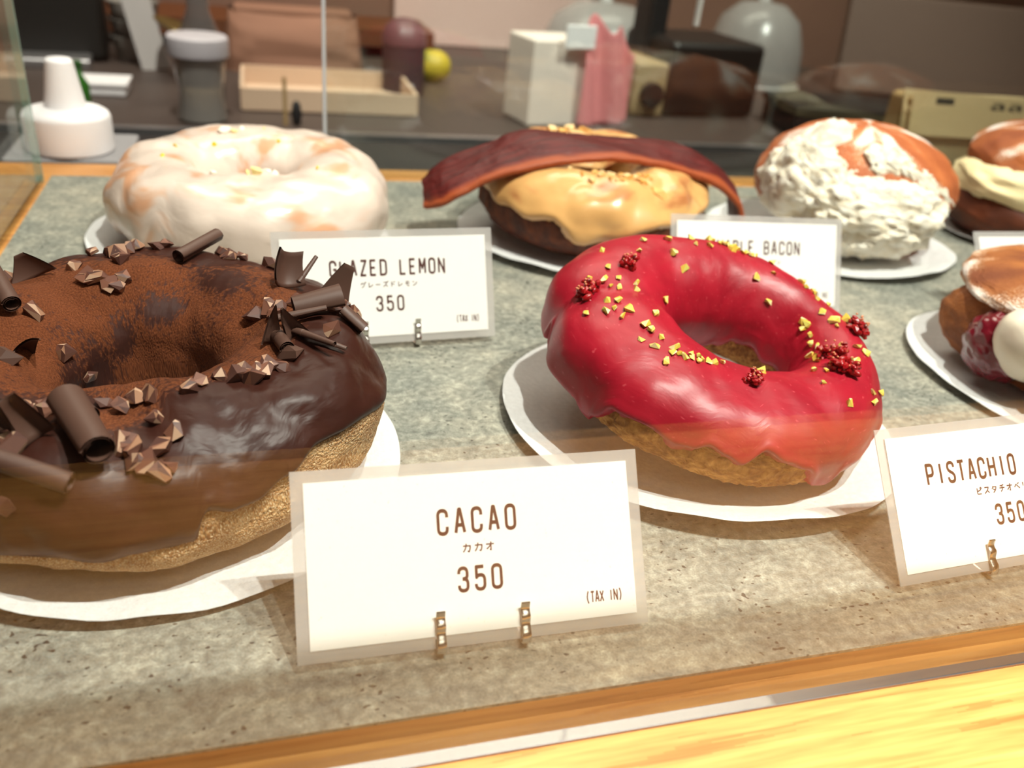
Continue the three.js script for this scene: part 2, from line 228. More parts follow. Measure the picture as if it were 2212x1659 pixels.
// --- red raspberry doughnut
{
  const t = thing('raspberry_doughnut', 'tilted doughnut with bright red raspberry glaze, pistachio crumbs and dried berry pieces', 'doughnut', [0.1535, 0.0096, -0.252]);
  t.rotation.order = 'YXZ'; t.rotation.z = -7.5 * D; t.rotation.x = 8.5 * D;
  const sh = ringShape({ ro: (u) => 0.0600 + 0.0020 * Math.cos(2 * u - 0.8) - 0.0035 * bump(u, 3.35, 0.16), ri: (u) => 0.0225 + 0.004 * Math.cos(2 * u - 0.2), H: (u) => 0.0365 - 0.002 * Math.cos(u - 0.5) + 0.0040 * Math.cos(u - 5.2) - 0.003 * bump(u, 3.35, 0.2), hx: 0.0105, hz: -0.003, seed: 11, lump: 0.003, under: 0.14, ex: 0.86, exi: 1.05, ey: 0.95 });
  const doughTex = tex(512, 512, (u, v) => { const k = pf(u, v, 20, 30, 4, 111), b = pf(u, v, 6, 6, 3, 113); return mixc([122, 70, 26], [208, 150, 80], clamp(0.5 + k * 0.8 + b * 0.6)); });
  part('dough', doughGeo(sh, 280, 110, 0.0022, [5, 2]), M({ map: doughTex, bumpMap: crumbBump, bumpScale: 0.001, roughness: 0.85 }), t);
  const v0 = lerpTable(RED_EDGE()), v1 = (u) => Math.PI + 0.3 + 0.55 * bump(u, 4.2, 0.7) + 0.25 * noise(Math.cos(u) * 3, Math.sin(u) * 3, 2);
  SURF.red = { sh, th: 0.0019, t };
  const cm = tex(1024, 512, (u, v) => { const k = pf(u, v, 12, 6, 3, 121), s = pn(u * 160, v * 80, 160, 80, 123); const c = mixc([150, 12, 34], [172, 20, 42], clamp(0.5 + k)); return s > 0.6 ? mixc(c, [206, 96, 96], sstep(0.6, 0.75, s) * 0.6) : c; });
  part('raspberry_glaze', glazeGeo(sh, 360, 130, v0, v1, 0.0019, [1, 1], (u, v, p) => 0.0004 * fbm(p[0] * 120, p[1] * 120, p[2] * 120, 2)), MP({ map: cm, bumpMap: glossBump, bumpScale: 0.00012, roughness: 0.42 }), t).userData.label = 'bright red raspberry glaze';
}
function CACAO_EDGE() { return [[0, 0.05], [0.3, 0.15], [0.6, 0.3], [0.8, 0.35], [0.95, 0.15], [1.1, 0], [1.19, 0.02], [1.29, 0.12], [1.34, -0.1], [1.55, -0.1], [1.66, -0.16], [1.8, -0.12], [2.2, -0.2], [3.2, -0.25], [4.5, -0.2], [5.6, -0.1], [6.2832, 0.05]]; }
function RED_EDGE() { return [[0, -0.3], [0.6, 0], [0.8, -0.06], [1.0, -0.12], [1.13, -0.15], [1.2, -0.38], [1.27, -0.34], [1.45, 0.04], [1.59, 0.15], [1.72, 0.3], [1.83, -0.04], [1.92, 0.05], [2.02, 0.13], [2.1, -0.04], [2.2, -0.1], [2.37, 0.03], [2.55, -0.05], [2.66, -0.3], [2.71, -0.52], [2.76, -0.52], [2.82, -0.35], [3.0, -0.37], [3.28, -0.4], [3.36, -0.05], [3.44, -0.35], [4.2, -0.4], [5.4, -0.4], [6.2832, -0.3]]; }

// --- lemon doughnut
{
  const t = thing('lemon_doughnut', 'white sugar glazed doughnut with lemon zest on top', 'doughnut', [-0.004, 0.0008, -0.447]);
  const sh = ringShape({ ro: (u) => 0.0675 + 0.001 * Math.sin(2 * u), ri: (u) => 0.018 + 0.004 * Math.cos(2 * u), H: (u) => 0.0435 + 0.002 * Math.sin(u + 2.6), hx: 0.0, hz: -0.002, seed: 23, lump: 0.005, under: 0.16, ex: 0.9, exi: 1.1, ey: 0.9 });
  const doughTex = tex(256, 256, (u, v) => { const k = pf(u, v, 16, 16, 4, 131); return mixc([128, 66, 28], [204, 138, 74], clamp(0.5 + k)); });
  part('dough', doughGeo(sh, 200, 90, 0.0015, [5, 2]), M({ map: doughTex, bumpMap: crumbBump, bumpScale: 0.0008, roughness: 0.8 }), t);
  const v0 = (u) => -0.75 + 0.55 * bump(u, 2.75, 0.16) + 0.35 * bump(u, 2.25, 0.1) + 0.6 * bump(u, 6.15, 0.14) + 0.12 * noise(Math.cos(u) * 6, Math.sin(u) * 6, 4), v1 = () => Math.PI + 0.7;
  SURF.lemon = { sh, th: 0.0012, t };
  const cm = tex(1024, 512, (u, v) => { const k = pf(u, v, 9, 5, 4, 133), thin = sstep(0.0, 0.42, k); return mixc([226, 210, 200], [222, 160, 120], thin * 0.8 + 0.08); });
  part('sugar_glaze', glazeGeo(sh, 240, 90, v0, v1, 0.0014, [1, 1], (u, v, p) => 0.0006 * fbm(p[0] * 90, p[1] * 90, p[2] * 90, 2)), MP({ map: cm, roughness: 0.3, bumpMap: glossBump, bumpScale: 0.0003, clearcoat: 0.4, clearcoatRoughness: 0.15 }), t).userData.label = 'white sugar glaze';
  const r = rng(41), zest = M({ color: 0xf6e3a0, roughness: 0.6 }), zest2 = M({ color: 0xf2cf1c, roughness: 0.5 }), pale = M({ color: 0xfbf3e4, roughness: 0.6 });
  const chip = [0, 1, 2].map((i) => chunk(90 + i, 0.0022, 9));
  for (const [u, v, s, k] of [[4.35, 1.72, 1.7, 2], [4.42, 1.66, 1.3, 1], [4.3, 1.8, 1.4, 2], [4.48, 1.75, 1.0, 0], [4.62, 1.7, 0.9, 2], [1.5, 2.0, 1.8, 0], [1.35, 2.02, 1.5, 2], [1.62, 1.95, 1.3, 0], [1.2, 2.0, 1.0, 2], [2.1, 1.9, 1.2, 2], [4.0, 2.2, 0.8, 1], [5.2, 2.1, 0.7, 1], [4.9, 1.7, 0.6, 0], [3.4, 1.9, 0.7, 1], [0.7, 1.7, 0.6, 1], [3.0, 1.75, 0.6, 1]])
    onSurface('lemon', 'lemon_zest', chip[Math.floor(r() * 3)], [zest, zest2, pale][k], u, v, s, r() * 6, 0.0006);
}
// --- toppings helpers
function chunk(seed, size, n = 10, flat = 0.75, tones) {
  const r = rng(seed), pts = []; for (let i = 0; i < n; i++) { const a = r() * TAU, z = r() * 2 - 1, q = Math.sqrt(1 - z * z), k = size * (0.65 + 0.5 * r()); pts.push(new THREE.Vector3(k * q * Math.cos(a) * 1.15, k * z * flat, k * q * Math.sin(a))); }
  const g = new ConvexGeometry(pts); if (!tones) return g;
  const c = new Float32Array(g.attributes.position.count * 3), col = new THREE.Color(); for (let i = 0; i < c.length / 9; i++) { col.set(tones[Math.floor(r() * tones.length)]); for (let k = 0; k < 3; k++) col.toArray(c, i * 9 + k * 3); }
  g.setAttribute('color', new THREE.BufferAttribute(c, 3)); return g;
}
function onSurface(key, name, geo, mat, u, v, s, spin, lift = 0, lean = 0, roll = 0) {
  const { p, n } = glazePoint(key, u, v, lift), m = part(name, geo, mat, SURF[key].t);
  m.position.copy(p); m.quaternion.setFromUnitVectors(new THREE.Vector3(0, 1, 0), n).multiply(new THREE.Quaternion().setFromEuler(new THREE.Euler(lean, spin, roll, 'YXZ'))); m.scale.setScalar(s); return m;
}
// rolled sheet of chocolate lying along x
function curl(r, len, turns, th, taper = 1) {
  return sheet(10, 22, (u, v) => { const a = v * turns * TAU, q = r * (1 - 0.25 * v) * mix(1, taper, u); return [(u - 0.5) * len, q * Math.sin(a), q * Math.cos(a)]; }, th);
}
function shard(w, h, bend, th, tip = 0.2) { return sheet(8, 8, (u, v) => { const x = (u - 0.5) * w * mix(1, tip, v); return [x, v * h, bend * (x * x) / w * 3 + bend * v * v * 0.01]; }, th); }

// --- toppings of the cacao doughnut
{
  const r = rng(7), nibM = M({ vertexColors: true, roughness: 0.55, flatShading: true }), nibs = Array.from({ length: 8 }, (_, i) => chunk(200 + i, 0.0022, 16, 0.8, [0x5e3a2e, 0x7a4e3c, 0x4c2c24, 0x9c7258, 0x6a4234, 0xb9967c, 0x54332a]));
  const at = [[4.36, 1.1], [4.5, 1.26], [4.57, 1.26], [4.54, 1.78], [4.73, 1.2], [4.78, 1.15], [4.21, 1.52], [4.24, 1.94], [4.29, 2.04], [4.42, 2.15], [4.54, 2.09], [5.13, 1.15], [5.2, 1.26], [5.29, 1.2], [5.23, 1.3], [5.43, 1.05], [3.56, 2.15], [3.87, 1.05], [3.47, 2.72], [6.13, 1.99], [6.07, 2.15], [6.25, 1.94], [6.14, 1.57], [6.02, 0.94], [6.06, 0.73], [0.21, 1.26], [0.66, 1.57], [0.73, 1.62], [0.61, 1.47], [0.8, 1.52], [0.8, 1.68], [3.75, 3.09], [1.17, 1.57], [1.08, 1.68], [0.93, 1.73], [1.99, 1.99], [1.69, 1.83], [1.55, 1.68], [1.47, 1.78], [1.36, 1.68], [2.11, 1.62], [1.99, 1.62], [1.38, 1.36], [1.33, 1.15], [1.64, 1.1], [1.54, 1.05], [1.5, 0.84], [1.41, 0.94], [1.43, 0.68], [1.4, 0.73], [2.02, 1.05], [1.95, 0.99], [1.92, 0.47], [4.47, 1.2], [4.6, 1.18], [4.52, 1.35], [5.17, 1.2], [4.26, 1.97], [4.47, 2.18], [0.7, 1.55], [0.86, 1.66], [1.97, 1.57], [2.06, 1.56], [1.52, 1.0], [1.57, 1.08], [1.45, 0.8], [6.2, 1.9], [6.05, 0.88], [0.02, 1.25], [2.6, 1.8], [2.9, 1.5], [3.2, 1.3], [2.4, 1.3]];
  at.forEach(([u, v], i) => onSurface('cacao', 'cacao_nib', nibs[i % 8], nibM, u, v, 1.0 + 0.85 * r(), r() * 6, 0.001, r() - 0.5, r() - 0.5));
  const choc = M({ color: 0x543a30, roughness: 0.5 }), sh = 0.0006;
  const put = (name, geo, u, v, spin, lift, lean = 0, roll = 0) => onSurface('cacao', name, geo, choc, u, v, 1, spin, lift, lean, roll);
  put('chocolate_curl', curl(0.0022, 0.021, 1.6, sh), 5.04, 1.41, 0.95, 0.0028, 0, 0.15);
  put('chocolate_curl', curl(0.0046, 0.024, 1.15, sh, 0.85), 1.73, 1.15, -1.15, 0.004, 0.0, 0.1);
  put('chocolate_curl', curl(0.0024, 0.019, 1.7, sh), 1.85, 0.79, -0.45, 0.0026);
  put('chocolate_curl', curl(0.0017, 0.012, 1.4, sh), 1.75, 1.47, -1.3, 0.002, 0, 0.3);
  put('chocolate_curl', curl(0.0026, 0.02, 1.3, sh), 3.58, 1.68, -1.1, 0.003);
  put('chocolate_curl', curl(0.0036, 0.015, 0.7, sh, 1.3), 0.03, 1.41, 0.15, 0.003, 0.3, 0.1);
  put('chocolate_curl', curl(0.0012, 0.017, 0.8, sh, 0.6), 0.14, 1.57, 0.05, 0.003);
  put('chocolate_curl', curl(0.0011, 0.017, 0.8, sh, 0.5), 0.33, 1.41, -0.8, 0.003, 0, 0.25);
  put('chocolate_curl', curl(0.0011, 0.014, 0.7, sh, 0.5), 0.31, 1.3, -0.45, 0.0015);
  put('chocolate_curl', curl(0.0008, 0.011, 1, sh, 0.6), 5.83, 1.2, 0.9, 0.006, 0, 0.7);
  put('chocolate_curl', curl(0.0024, 0.009, 0.7, sh), 0.09, 1.1, -0.4, 0.0015);
  put('chocolate_curl', curl(0.002, 0.012, 1.2, sh), 0.36, 1.75, -1.3, 0.002, 0, 0.1);
  put('chocolate_shard', shard(0.012, 0.0105, 0.5, sh, 0.75), 5.86, 1.55, 0.5, 0, -0.75);
  put('chocolate_shard', shard(0.011, 0.012, 0.15, sh, 0.35), 5.95, 0.95, 0.1, 0, -0.25);
  put('chocolate_shard', shard(0.007, 0.0125, 0.5, sh, 0.1), 0.26, 1.62, 0.4, 0, -0.2, 0.2);
  put('chocolate_shard', shard(0.006, 0.0125, 0.5, sh, 0.05), 0.33, 1.94, 0.2, 0, -0.3, -0.4);
  put('chocolate_shard', shard(0.0055, 0.012, 0.5, sh, 0.05), 3.25, 2.41, 0.2, 0, 0, -0.2);
  put('chocolate_shard', shard(0.015, 0.0085, 0.3, sh, 0.2), 4.0, 1.3, 0.1, 0, -0.2, 0.1);
  put('chocolate_shard', shard(0.008, 0.012, 0.6, sh, 0.5), 1.88, 1.15, 0.3, 0, -0.4, 0.2);
  put('chocolate_shard', shard(0.008, 0.009, 0.6, sh, 0.3), 2.02, 1.2, -0.6, 0, -0.5, 0.2);
  put('chocolate_chunk', chunk(231, 0.0048, 14, 0.55), 0.45, 1.52, 0.2, 0.0012); put('chocolate_chunk', chunk(232, 0.0042, 14, 0.6), 2.91, 2.25, 0.2, 0.0012);
}
// --- toppings of the raspberry doughnut
{
  const r = rng(9), bitM = M({ vertexColors: true, roughness: 0.6, flatShading: true }), bits = Array.from({ length: 8 }, (_, i) => chunk(300 + i, 0.0015, 13, 0.8, [0xe8cf5a, 0xd9b83e, 0xefdc86, 0xc9c25a, 0xf3e6a8, 0xdcc04a]));
  const at = [[3.79, 1.15], [4.15, 1.41], [4.4, 1.47], [4.68, 1.41], [4.9, 1.31], [4.92, 1.36], [5.03, 1.31], [5.1, 1.41], [5.17, 1.31], [5.24, 1.36], [5.31, 1.36], [4.8, 1.57], [4.63, 1.62], [5.03, 1.4], [3.91, 1.57], [4.26, 1.83], [4.22, 2.15], [3.56, 1.36], [3.44, 1.26], [3.46, 1.47], [3.46, 1.05], [3.37, 1.36], [3.37, 1.73], [3.14, 1.41], [3.16, 1.26], [3.12, 0.89], [3.07, 1.15], [3.07, 1.31], [3.02, 1.47], [2.98, 1.36], [3.51, 2.36], [2.95, 1.78], [2.74, 1.26], [2.64, 1.31], [2.57, 1.52], [2.53, 1.41], [2.5, 1.47], [2.46, 1.47], [2.41, 1.52], [2.36, 1.52], [2.34, 1.57], [2.5, 1.2], [2.2, 1.83], [0.4, 2.5], [0.6, 2.3], [0.5, 2.2], [6.23, 2.4], [0.21, 2.4], [6.21, 2.25], [0.09, 2.36], [0.3, 2.3], [6.18, 1.83], [6.07, 1.41], [5.76, 1.41], [5.83, 1.5], [5.88, 1.3], [5.92, 1.41], [5.48, 1.31], [5.6, 2.46], [5.34, 2.09], [6.27, 1.41], [0.35, 1.52], [0.94, 1.83], [1.01, 1.99], [0.37, 1.83], [0.37, 1.31], [1.15, 1.57], [1.08, 1.15], [0.63, 0.84], [0.75, 1.05], [0.8, 0.89], [0.59, 1.52], [5.99, 1.57], [0.03, 1.73], [0.1, 1.73], [6.14, 2.3], [1.75, 2.04], [5.53, 1.78], [2.86, 1.52], [2.79, 1.52], [2.69, 1.52], [3.35, 1.47], [3.46, 1.73], [5.0, 1.38], [5.07, 1.45], [5.13, 1.38], [5.2, 1.44], [5.28, 1.42], [4.96, 1.44], [2.44, 1.56], [2.39, 1.6], [2.3, 1.62], [2.26, 1.7], [0.7, 2.2]];
  at.forEach(([u, v], i) => onSurface('red', 'pistachio_bit', bits[i % 8], bitM, u, v, 0.75 + 1.0 * r() * r(), r() * 6, 0.0006, r() - 0.5, r() - 0.5));
  const berry = MP({ color: 0x9c0c14, roughness: 0.3, clearcoat: 0.4 }), seed = M({ color: 0xd88a60, roughness: 0.5 });
  [[3.63, 1.57, 1.1, 0.55], [3.35, 0.99, 1.15, 1], [1.88, 1.62, 0.95, 0.9], [0.54, 1.95, 1.15, 1.2], [0.79, 1.68, 1.2, 1.3], [0.1, 1.31, 1.25, 1]].forEach(([u, v, s, len], i) => {
    const q = rng(60 + i), gs = [], sd = []; for (let k = 0; k < 40; k++) { const g = new THREE.IcosahedronGeometry(0.0005 + 0.0006 * q(), k % 2); g.scale(1 + q(), 1, 1); g.rotateY(q() * 6); g.translate((q() - 0.5) * 0.0066 * len, q() * 0.0034, (q() - 0.5) * 0.0044); gs.push(g); if (k % 3 === 0) { const h = new THREE.IcosahedronGeometry(0.0004, 0); h.translate((q() - 0.5) * 0.006 * len, 0.002 + q() * 0.0026, (q() - 0.5) * 0.004); sd.push(h); } }
    const m = onSurface('red', 'dried_raspberry', mergeGeometries(gs), berry, u, v, s, [1.2, 0.7, 0.9, -0.8, -0.7, 1.3][i], 0); part('seeds', mergeGeometries(sd), seed, m);
  });
}

// --- maple bacon doughnut
{
  const t = thing('bacon_doughnut', 'maple glazed doughnut with a wavy dark bacon strip and chopped nuts', 'doughnut', [0.183, 0.0008, -0.452]);
  const sh = ringShape({ ro: () => 0.064, ri: (u) => 0.016 + 0.003 * Math.cos(2 * u), H: (u) => 0.047 + 0.003 * Math.sin(u + Math.PI) , hx: 0.002, hz: 0, seed: 37, lump: 0.006, under: 0.26, ex: 0.95, ey: 0.95 });
  const doughTex = tex(256, 256, (u, v) => { const k = pf(u, v, 12, 12, 4, 141); return mixc([58, 24, 12], [120, 58, 24], clamp(0.5 + k)); });
  part('dough', doughGeo(sh, 200, 90, 0.002, [5, 2]), M({ map: doughTex, bumpMap: crumbBump, bumpScale: 0.001, roughness: 0.7 }), t);
  const v0 = (u) => 0.1 + 0.22 * noise(Math.cos(u) * 3.5, Math.sin(u) * 3.5, 8) - 0.25 * bump(u, 1.9, 0.35), v1 = () => Math.PI + 0.5;
  SURF.bacon = { sh, th: 0.0015, t };
  const cm = tex(512, 256, (u, v) => { const k = pf(u, v, 10, 5, 4, 143); return mixc([224, 172, 108], [192, 122, 74], sstep(0.0, 0.5, k)); });
  part('maple_glaze', glazeGeo(sh, 220, 80, v0, v1, 0.0018, [1, 1], (u, v, p) => 0.0008 * fbm(p[0] * 90, p[1] * 90, p[2] * 90, 2)), MP({ map: cm, roughness: 0.32, clearcoat: 0.4, clearcoatRoughness: 0.2 }), t).userData.label = 'pale tan maple glaze';
  // bacon: front and back rims of the strip, in the doughnut's own axes
  const F = [[-0.0997, 0.0206, 0.017], [-0.0915, 0.0265, 0.027], [-0.0726, 0.0379, 0.028], [-0.0458, 0.0464, 0.0285], [-0.0179, 0.0505, 0.027], [0.0141, 0.0505, 0.027], [0.0427, 0.0449, 0.027], [0.0676, 0.0361, 0.027], [0.084, 0.0213, 0.027], [0.0845, 0.008, 0.025]];
  const B = [[-0.0972, 0.029, -0.003], [-0.088, 0.039, -0.003], [-0.0613, 0.0507, -0.003], [-0.0445, 0.0573, -0.003], [-0.0164, 0.0565, -0.003], [0.0117, 0.0553, -0.003], [0.0463, 0.0534, -0.003], [0.0681, 0.0454, -0.003], [0.0871, 0.0327, -0.003], [0.094, 0.012, -0.003]];
  const cf = new THREE.CatmullRomCurve3(F.map((p) => new THREE.Vector3(...p))), cb = new THREE.CatmullRomCurve3(B.map((p) => new THREE.Vector3(...p)));
  const g = sheet(90, 26, (u, v) => { const a = cf.getPoint(u), b = cb.getPoint(u), p = a.lerp(b, v); const w = 0.0016 * Math.sin(u * 17 + v * 2) * Math.sin(v * 3.14) + 0.0022 * Math.sin(v * Math.PI) + 0.0009 * noise(p.x * 90, p.z * 90, 3); return [p.x + 0.0012 * noise(u * 22, v * 3, 5), p.y + w, p.z]; }, 0.0028);
  const bc = tex(512, 512, (u, v) => { const s = Math.min(v * 2, 2 - v * 2), band = s + 0.12 * pf(u, v, 6, 4, 3, 151), k = pf(u, v, 12, 40, 3, 153); const fat = 1 - sstep(0.08, 0.2, band), fat2 = sstep(0.25, 0.5, pf(u, v, 3, 14, 3, 157)); let c = mixc([62, 14, 14], [104, 28, 26], clamp(0.5 + k)); c = mixc(c, [172, 84, 42], fat * 0.85); return mixc(c, [132, 52, 42], fat2 * 0.5); });
  part('bacon_strip', g, MP({ map: bc, roughness: 0.5, specularIntensity: 0.7, bumpMap: glossBump, bumpScale: 0.0005 }), t).userData.label = 'wavy dark red bacon strip';
  const r = rng(52), nut = [0xe7b466, 0xd99a45, 0xf0cf96].map((c) => M({ color: c, roughness: 0.6 })), chips = [0, 1, 2, 3].map((i) => chunk(110 + i, 0.0022, 10));
  for (let i = 0; i < 34; i++) onSurface('bacon', 'chopped_nut', chips[i % 4], nut[i % 3], 1.15 + 0.9 * r() + (i % 5 === 0 ? 0.3 : 0), 1.25 + 0.55 * r(), 0.6 + 0.6 * r(), r() * 6, 0.0005);
  for (let i = 0; i < 14; i++) onSurface('bacon', 'chopped_nut', chips[i % 4], nut[i % 3], 4.1 + 0.8 * r(), 1.5 + 0.3 * r(), 0.9 + 0.8 * r(), r() * 6, 0.0008);
  onSurface('bacon', 'chopped_nut', chunk(131, 0.0075, 14), nut[0], 1.25, 0.95, 0.8, 1, 0);
}

// ---------------------------------------------------------------- filled buns
function blob(name, rx, ry, rz, pos, mat, parent, o = {}) {
  const g = grid(o.nu ?? 72, o.nv ?? 48, (a, b) => { const u = a * TAU, v = (b - 0.5) * Math.PI, cv = Math.pow(Math.cos(v) + 1e-9, o.e ?? 0.9), x = cv * Math.cos(u), z = -cv * Math.sin(u), y = Math.sin(v), n = 1 + (o.n ?? 0.05) * fbm(x * (o.k ?? 2.5) + (o.s ?? 0), y * (o.k ?? 2.5), z * (o.k ?? 2.5), 3) * 1.6 + (o.n2 ?? 0) * fbm(x * 14 + (o.s ?? 0), y * 14, z * 14, 3); let Y = y * ry * n; if (o.flat !== undefined) Y = Math.max(Y, -o.flat * ry + 0.02 * ry * y); return [x * rx * n, Y, z * rz * n]; }, true, false, o.uv ?? [4, 2]);
  const m = part(name, g, mat, parent); m.position.set(...pos); if (o.rot) m.rotation.set(...o.rot); return m;
}
const crust = (seed, a, b, sugar) => tex(512, 256, (u, v) => { const k = pf(u, v, 6, 4, 4, seed), s = pf(u, v, 5, 3, 3, seed + 5), g = pn(u * 200, v * 100, 200, 100, seed + 9); const c = mixc(a, b, clamp(0.5 + k)); return mixc(c, [250, 244, 240], clamp(sstep(sugar, sugar + 0.35, s + g * 0.22)) * 0.92); });
const coconutTex = tex(512, 512, (u, v) => { const k = pf(u, v, 50, 50, 3, 171), b = pf(u, v, 6, 6, 3, 173); return mixc([253, 249, 236], [240, 216, 172], clamp(0.2 + k * 0.5 + b * 0.5)); });
const coconutMat = M({ map: coconutTex, bumpMap: crumbBump, bumpScale: 0.0007, roughness: 0.9 });
{
  const t = thing('coconut_bun', 'round bun covered in white coconut cream, brown crust showing at the top', 'bun', [0.352, 0.0008, -0.447]);
  blob('bun', 0.060, 0.036, 0.058, [0.004, 0.034, -0.004], M({ map: crust(181, [158, 78, 36], [198, 112, 60], 0.1), roughness: 0.7, bumpMap: crumbBump, bumpScale: 0.0004 }), t, { n: 0.06, flat: 0.9, s: 2, uv: [2, 1] }).userData.label = 'brown bun crust with sugar frosting';
  blob('coconut_coating', 0.046, 0.026, 0.034, [-0.008, 0.0275, 0.030], coconutMat, t, { n: 0.2, n2: 0.09, k: 2.2, s: 5, nu: 130, nv: 80, flat: 0.92, uv: [6, 3] }).userData.label = 'rough white coconut cream';
  blob('coconut_coating', 0.024, 0.026, 0.030, [-0.038, 0.036, 0.012], coconutMat, t, { n: 0.2, n2: 0.09, s: 9, nu: 90, nv: 60, uv: [4, 2], rot: [0, 0.3, 0.5] });
  blob('coconut_coating', 0.020, 0.012, 0.014, [-0.004, 0.052, 0.030], coconutMat, t, { n: 0.25, n2: 0.12, s: 13, nu: 80, nv: 50, uv: [3, 2], rot: [0.3, 0.2, -0.3] });
  blob('coconut_coating', 0.022, 0.012, 0.014, [-0.030, 0.058, 0.004], coconutMat, t, { n: 0.25, n2: 0.12, s: 17, nu: 80, nv: 50, uv: [3, 2], rot: [0, 0.2, 0.4] });
  blob('coconut_coating', 0.026, 0.010, 0.012, [0.018, 0.042, 0.040], coconutMat, t, { n: 0.25, n2: 0.12, s: 21, nu: 80, nv: 50, uv: [3, 2], rot: [0.2, 0, -0.5] });
}
{
  const t = thing('custard_bun', 'dark brown bun split around yellow cream, behind the far right card', 'bun', [0.508, 0.0008, -0.447]);
  const dark = M({ map: crust(191, [70, 30, 14], [120, 58, 26], 0.5), roughness: 0.6 });
  blob('lower_bun', 0.066, 0.028, 0.060, [0, 0.02, 0], dark, t, { n: 0.05, flat: 0.7, s: 3, uv: [2, 1] });
  blob('custard_cream', 0.064, 0.022, 0.057, [-0.001, 0.036, 0.002], M({ color: 0xf6e6b4, roughness: 0.4 }), t, { n: 0.08, k: 3, s: 8 }).userData.label = 'pale yellow cream filling';
  blob('upper_bun', 0.060, 0.022, 0.056, [0.006, 0.051, -0.004], M({ map: crust(197, [136, 66, 28], [184, 106, 52], 0.02), roughness: 0.7 }), t, { n: 0.05, s: 6, uv: [2, 1], rot: [0.06, 0, 0.06] }).userData.label = 'sugar dusted bun top';
}
{
  const t = thing('cream_doughnut', 'split doughnut with sugar dusted top, white cream balls and red berry jam', 'doughnut', [0.366, 0.0008, -0.262]);
  const brown = M({ map: crust(201, [112, 58, 24], [166, 98, 44], 0.6), roughness: 0.7, bumpMap: crumbBump, bumpScale: 0.0006 });
  blob('lower_bun', 0.060, 0.019, 0.058, [0, 0.0125, 0.0], brown, t, { n: 0.05, flat: 0.65, s: 4, uv: [2, 1] });
  blob('lower_bun', 0.016, 0.018, 0.030, [-0.050, 0.0200, -0.012], brown, t, { n: 0.08, s: 14, uv: [2, 1], rot: [0, 0.2, 0] });
  blob('jam_filling', 0.013, 0.015, 0.016, [-0.063, 0.0195, 0.002], MP({ color: 0x6e1020, roughness: 0.25, clearcoat: 0.6 }), t, { n: 0.12, s: 3 }).userData.label = 'dark red berry jam';
  const cream = MP({ color: 0xf3e7d2, roughness: 0.35, clearcoat: 0.2 });
  [[-0.0635, 0.0265, 0.015, 0.5], [-0.054, 0.028, 0.036, 0.4], [-0.034, 0.028, 0.052, 0.3], [0.002, 0.028, 0.056, 0.1], [0.032, 0.028, 0.047, -0.2], [0.052, 0.028, 0.022, -0.3]].forEach(([x, y, z, q], i) => blob('cream_ball', 0.0125, 0.0165, 0.0135, [x, y, z], cream, t, { n: 0.02, s: 5 + i, rot: [0, 0, q] }));
  blob('upper_bun', 0.062, 0.0115, 0.058, [-0.004, 0.0375, -0.006], M({ map: crust(207, [118, 58, 24], [178, 108, 50], -0.02), roughness: 0.7, bumpMap: crumbBump, bumpScale: 0.0006 }), t, { n: 0.06, s: 9, uv: [2, 1], rot: [0.0, 0, 0.03] }).userData.label = 'bun top dusted with sugar';
}

// ---------------------------------------------------------------- price cards
const GLYPH = {   // strokes on a 10 x 20 field, y down
  A: 'M0 20L4.3 0H5.7L10 20M1.7 13.5H8.3', B: 'M0 0V20H5Q10 20 10 15V14Q10 10 5 10H0M5 10Q9.5 10 9.5 6V4Q9.5 0 5 0H0', C: 'M10 6V4.5Q10 0 5 0Q0 0 0 4.5V15.5Q0 20 5 20Q10 20 10 15.5V14', D: 'M0 0V20H4.5Q10 20 10 15V5Q10 0 4.5 0Z', E: 'M9 0H0V20H9M0 10H7.5', G: 'M10 6V4.5Q10 0 5 0Q0 0 0 4.5V15.5Q0 20 5 20Q10 20 10 15.5V11H5.5', H: 'M0 0V20M10 0V20M0 10H10', I: 'M5 0V20', L: 'M0 0V20H9', M: 'M0 20V0L5 13L10 0V20', N: 'M0 20V0L10 20V0', O: 'M5 0Q0 0 0 4.5V15.5Q0 20 5 20Q10 20 10 15.5V4.5Q10 0 5 0Z', P: 'M0 20V0H5.5Q10 0 10 4.5V6.5Q10 11 5.5 11H0', R: 'M0 20V0H5.5Q10 0 10 4.5V6Q10 10 5.5 10H0M5 10L10 20', S: 'M10 5V4.5Q10 0 5 0Q0 0 0 4.5Q0 8 5 10Q10 12 10 15.5Q10 20 5 20Q0 20 0 15.5V15', T: 'M0 0H10M5 0V20', U: 'M0 0V15.5Q0 20 5 20Q10 20 10 15.5V0', X: 'M0 0L10 20M10 0L0 20', Y: 'M0 0L5 11L10 0M5 11V20', Z: 'M0.5 0H9.5L0.5 20H9.5',
  0: 'M5 0Q0 0 0 4.5V15.5Q0 20 5 20Q10 20 10 15.5V4.5Q10 0 5 0Z', 3: 'M0 5V4.5Q0 0 5 0Q9.6 0 9.6 4.5V6Q9.6 9.6 5 9.6H4M5 9.6Q10 9.6 10 14V15.5Q10 20 5 20Q0 20 0 15.5V15', 5: 'M9.3 0H0.8V9.2Q2.5 7.4 5 7.4Q10 7.4 10 12V15.2Q10 20 5 20Q0 20 0 15.5V15', '(': 'M7 -2Q3 5 3 10Q3 15 7 22', ')': 'M3 -2Q7 5 7 10Q7 15 3 22',
};
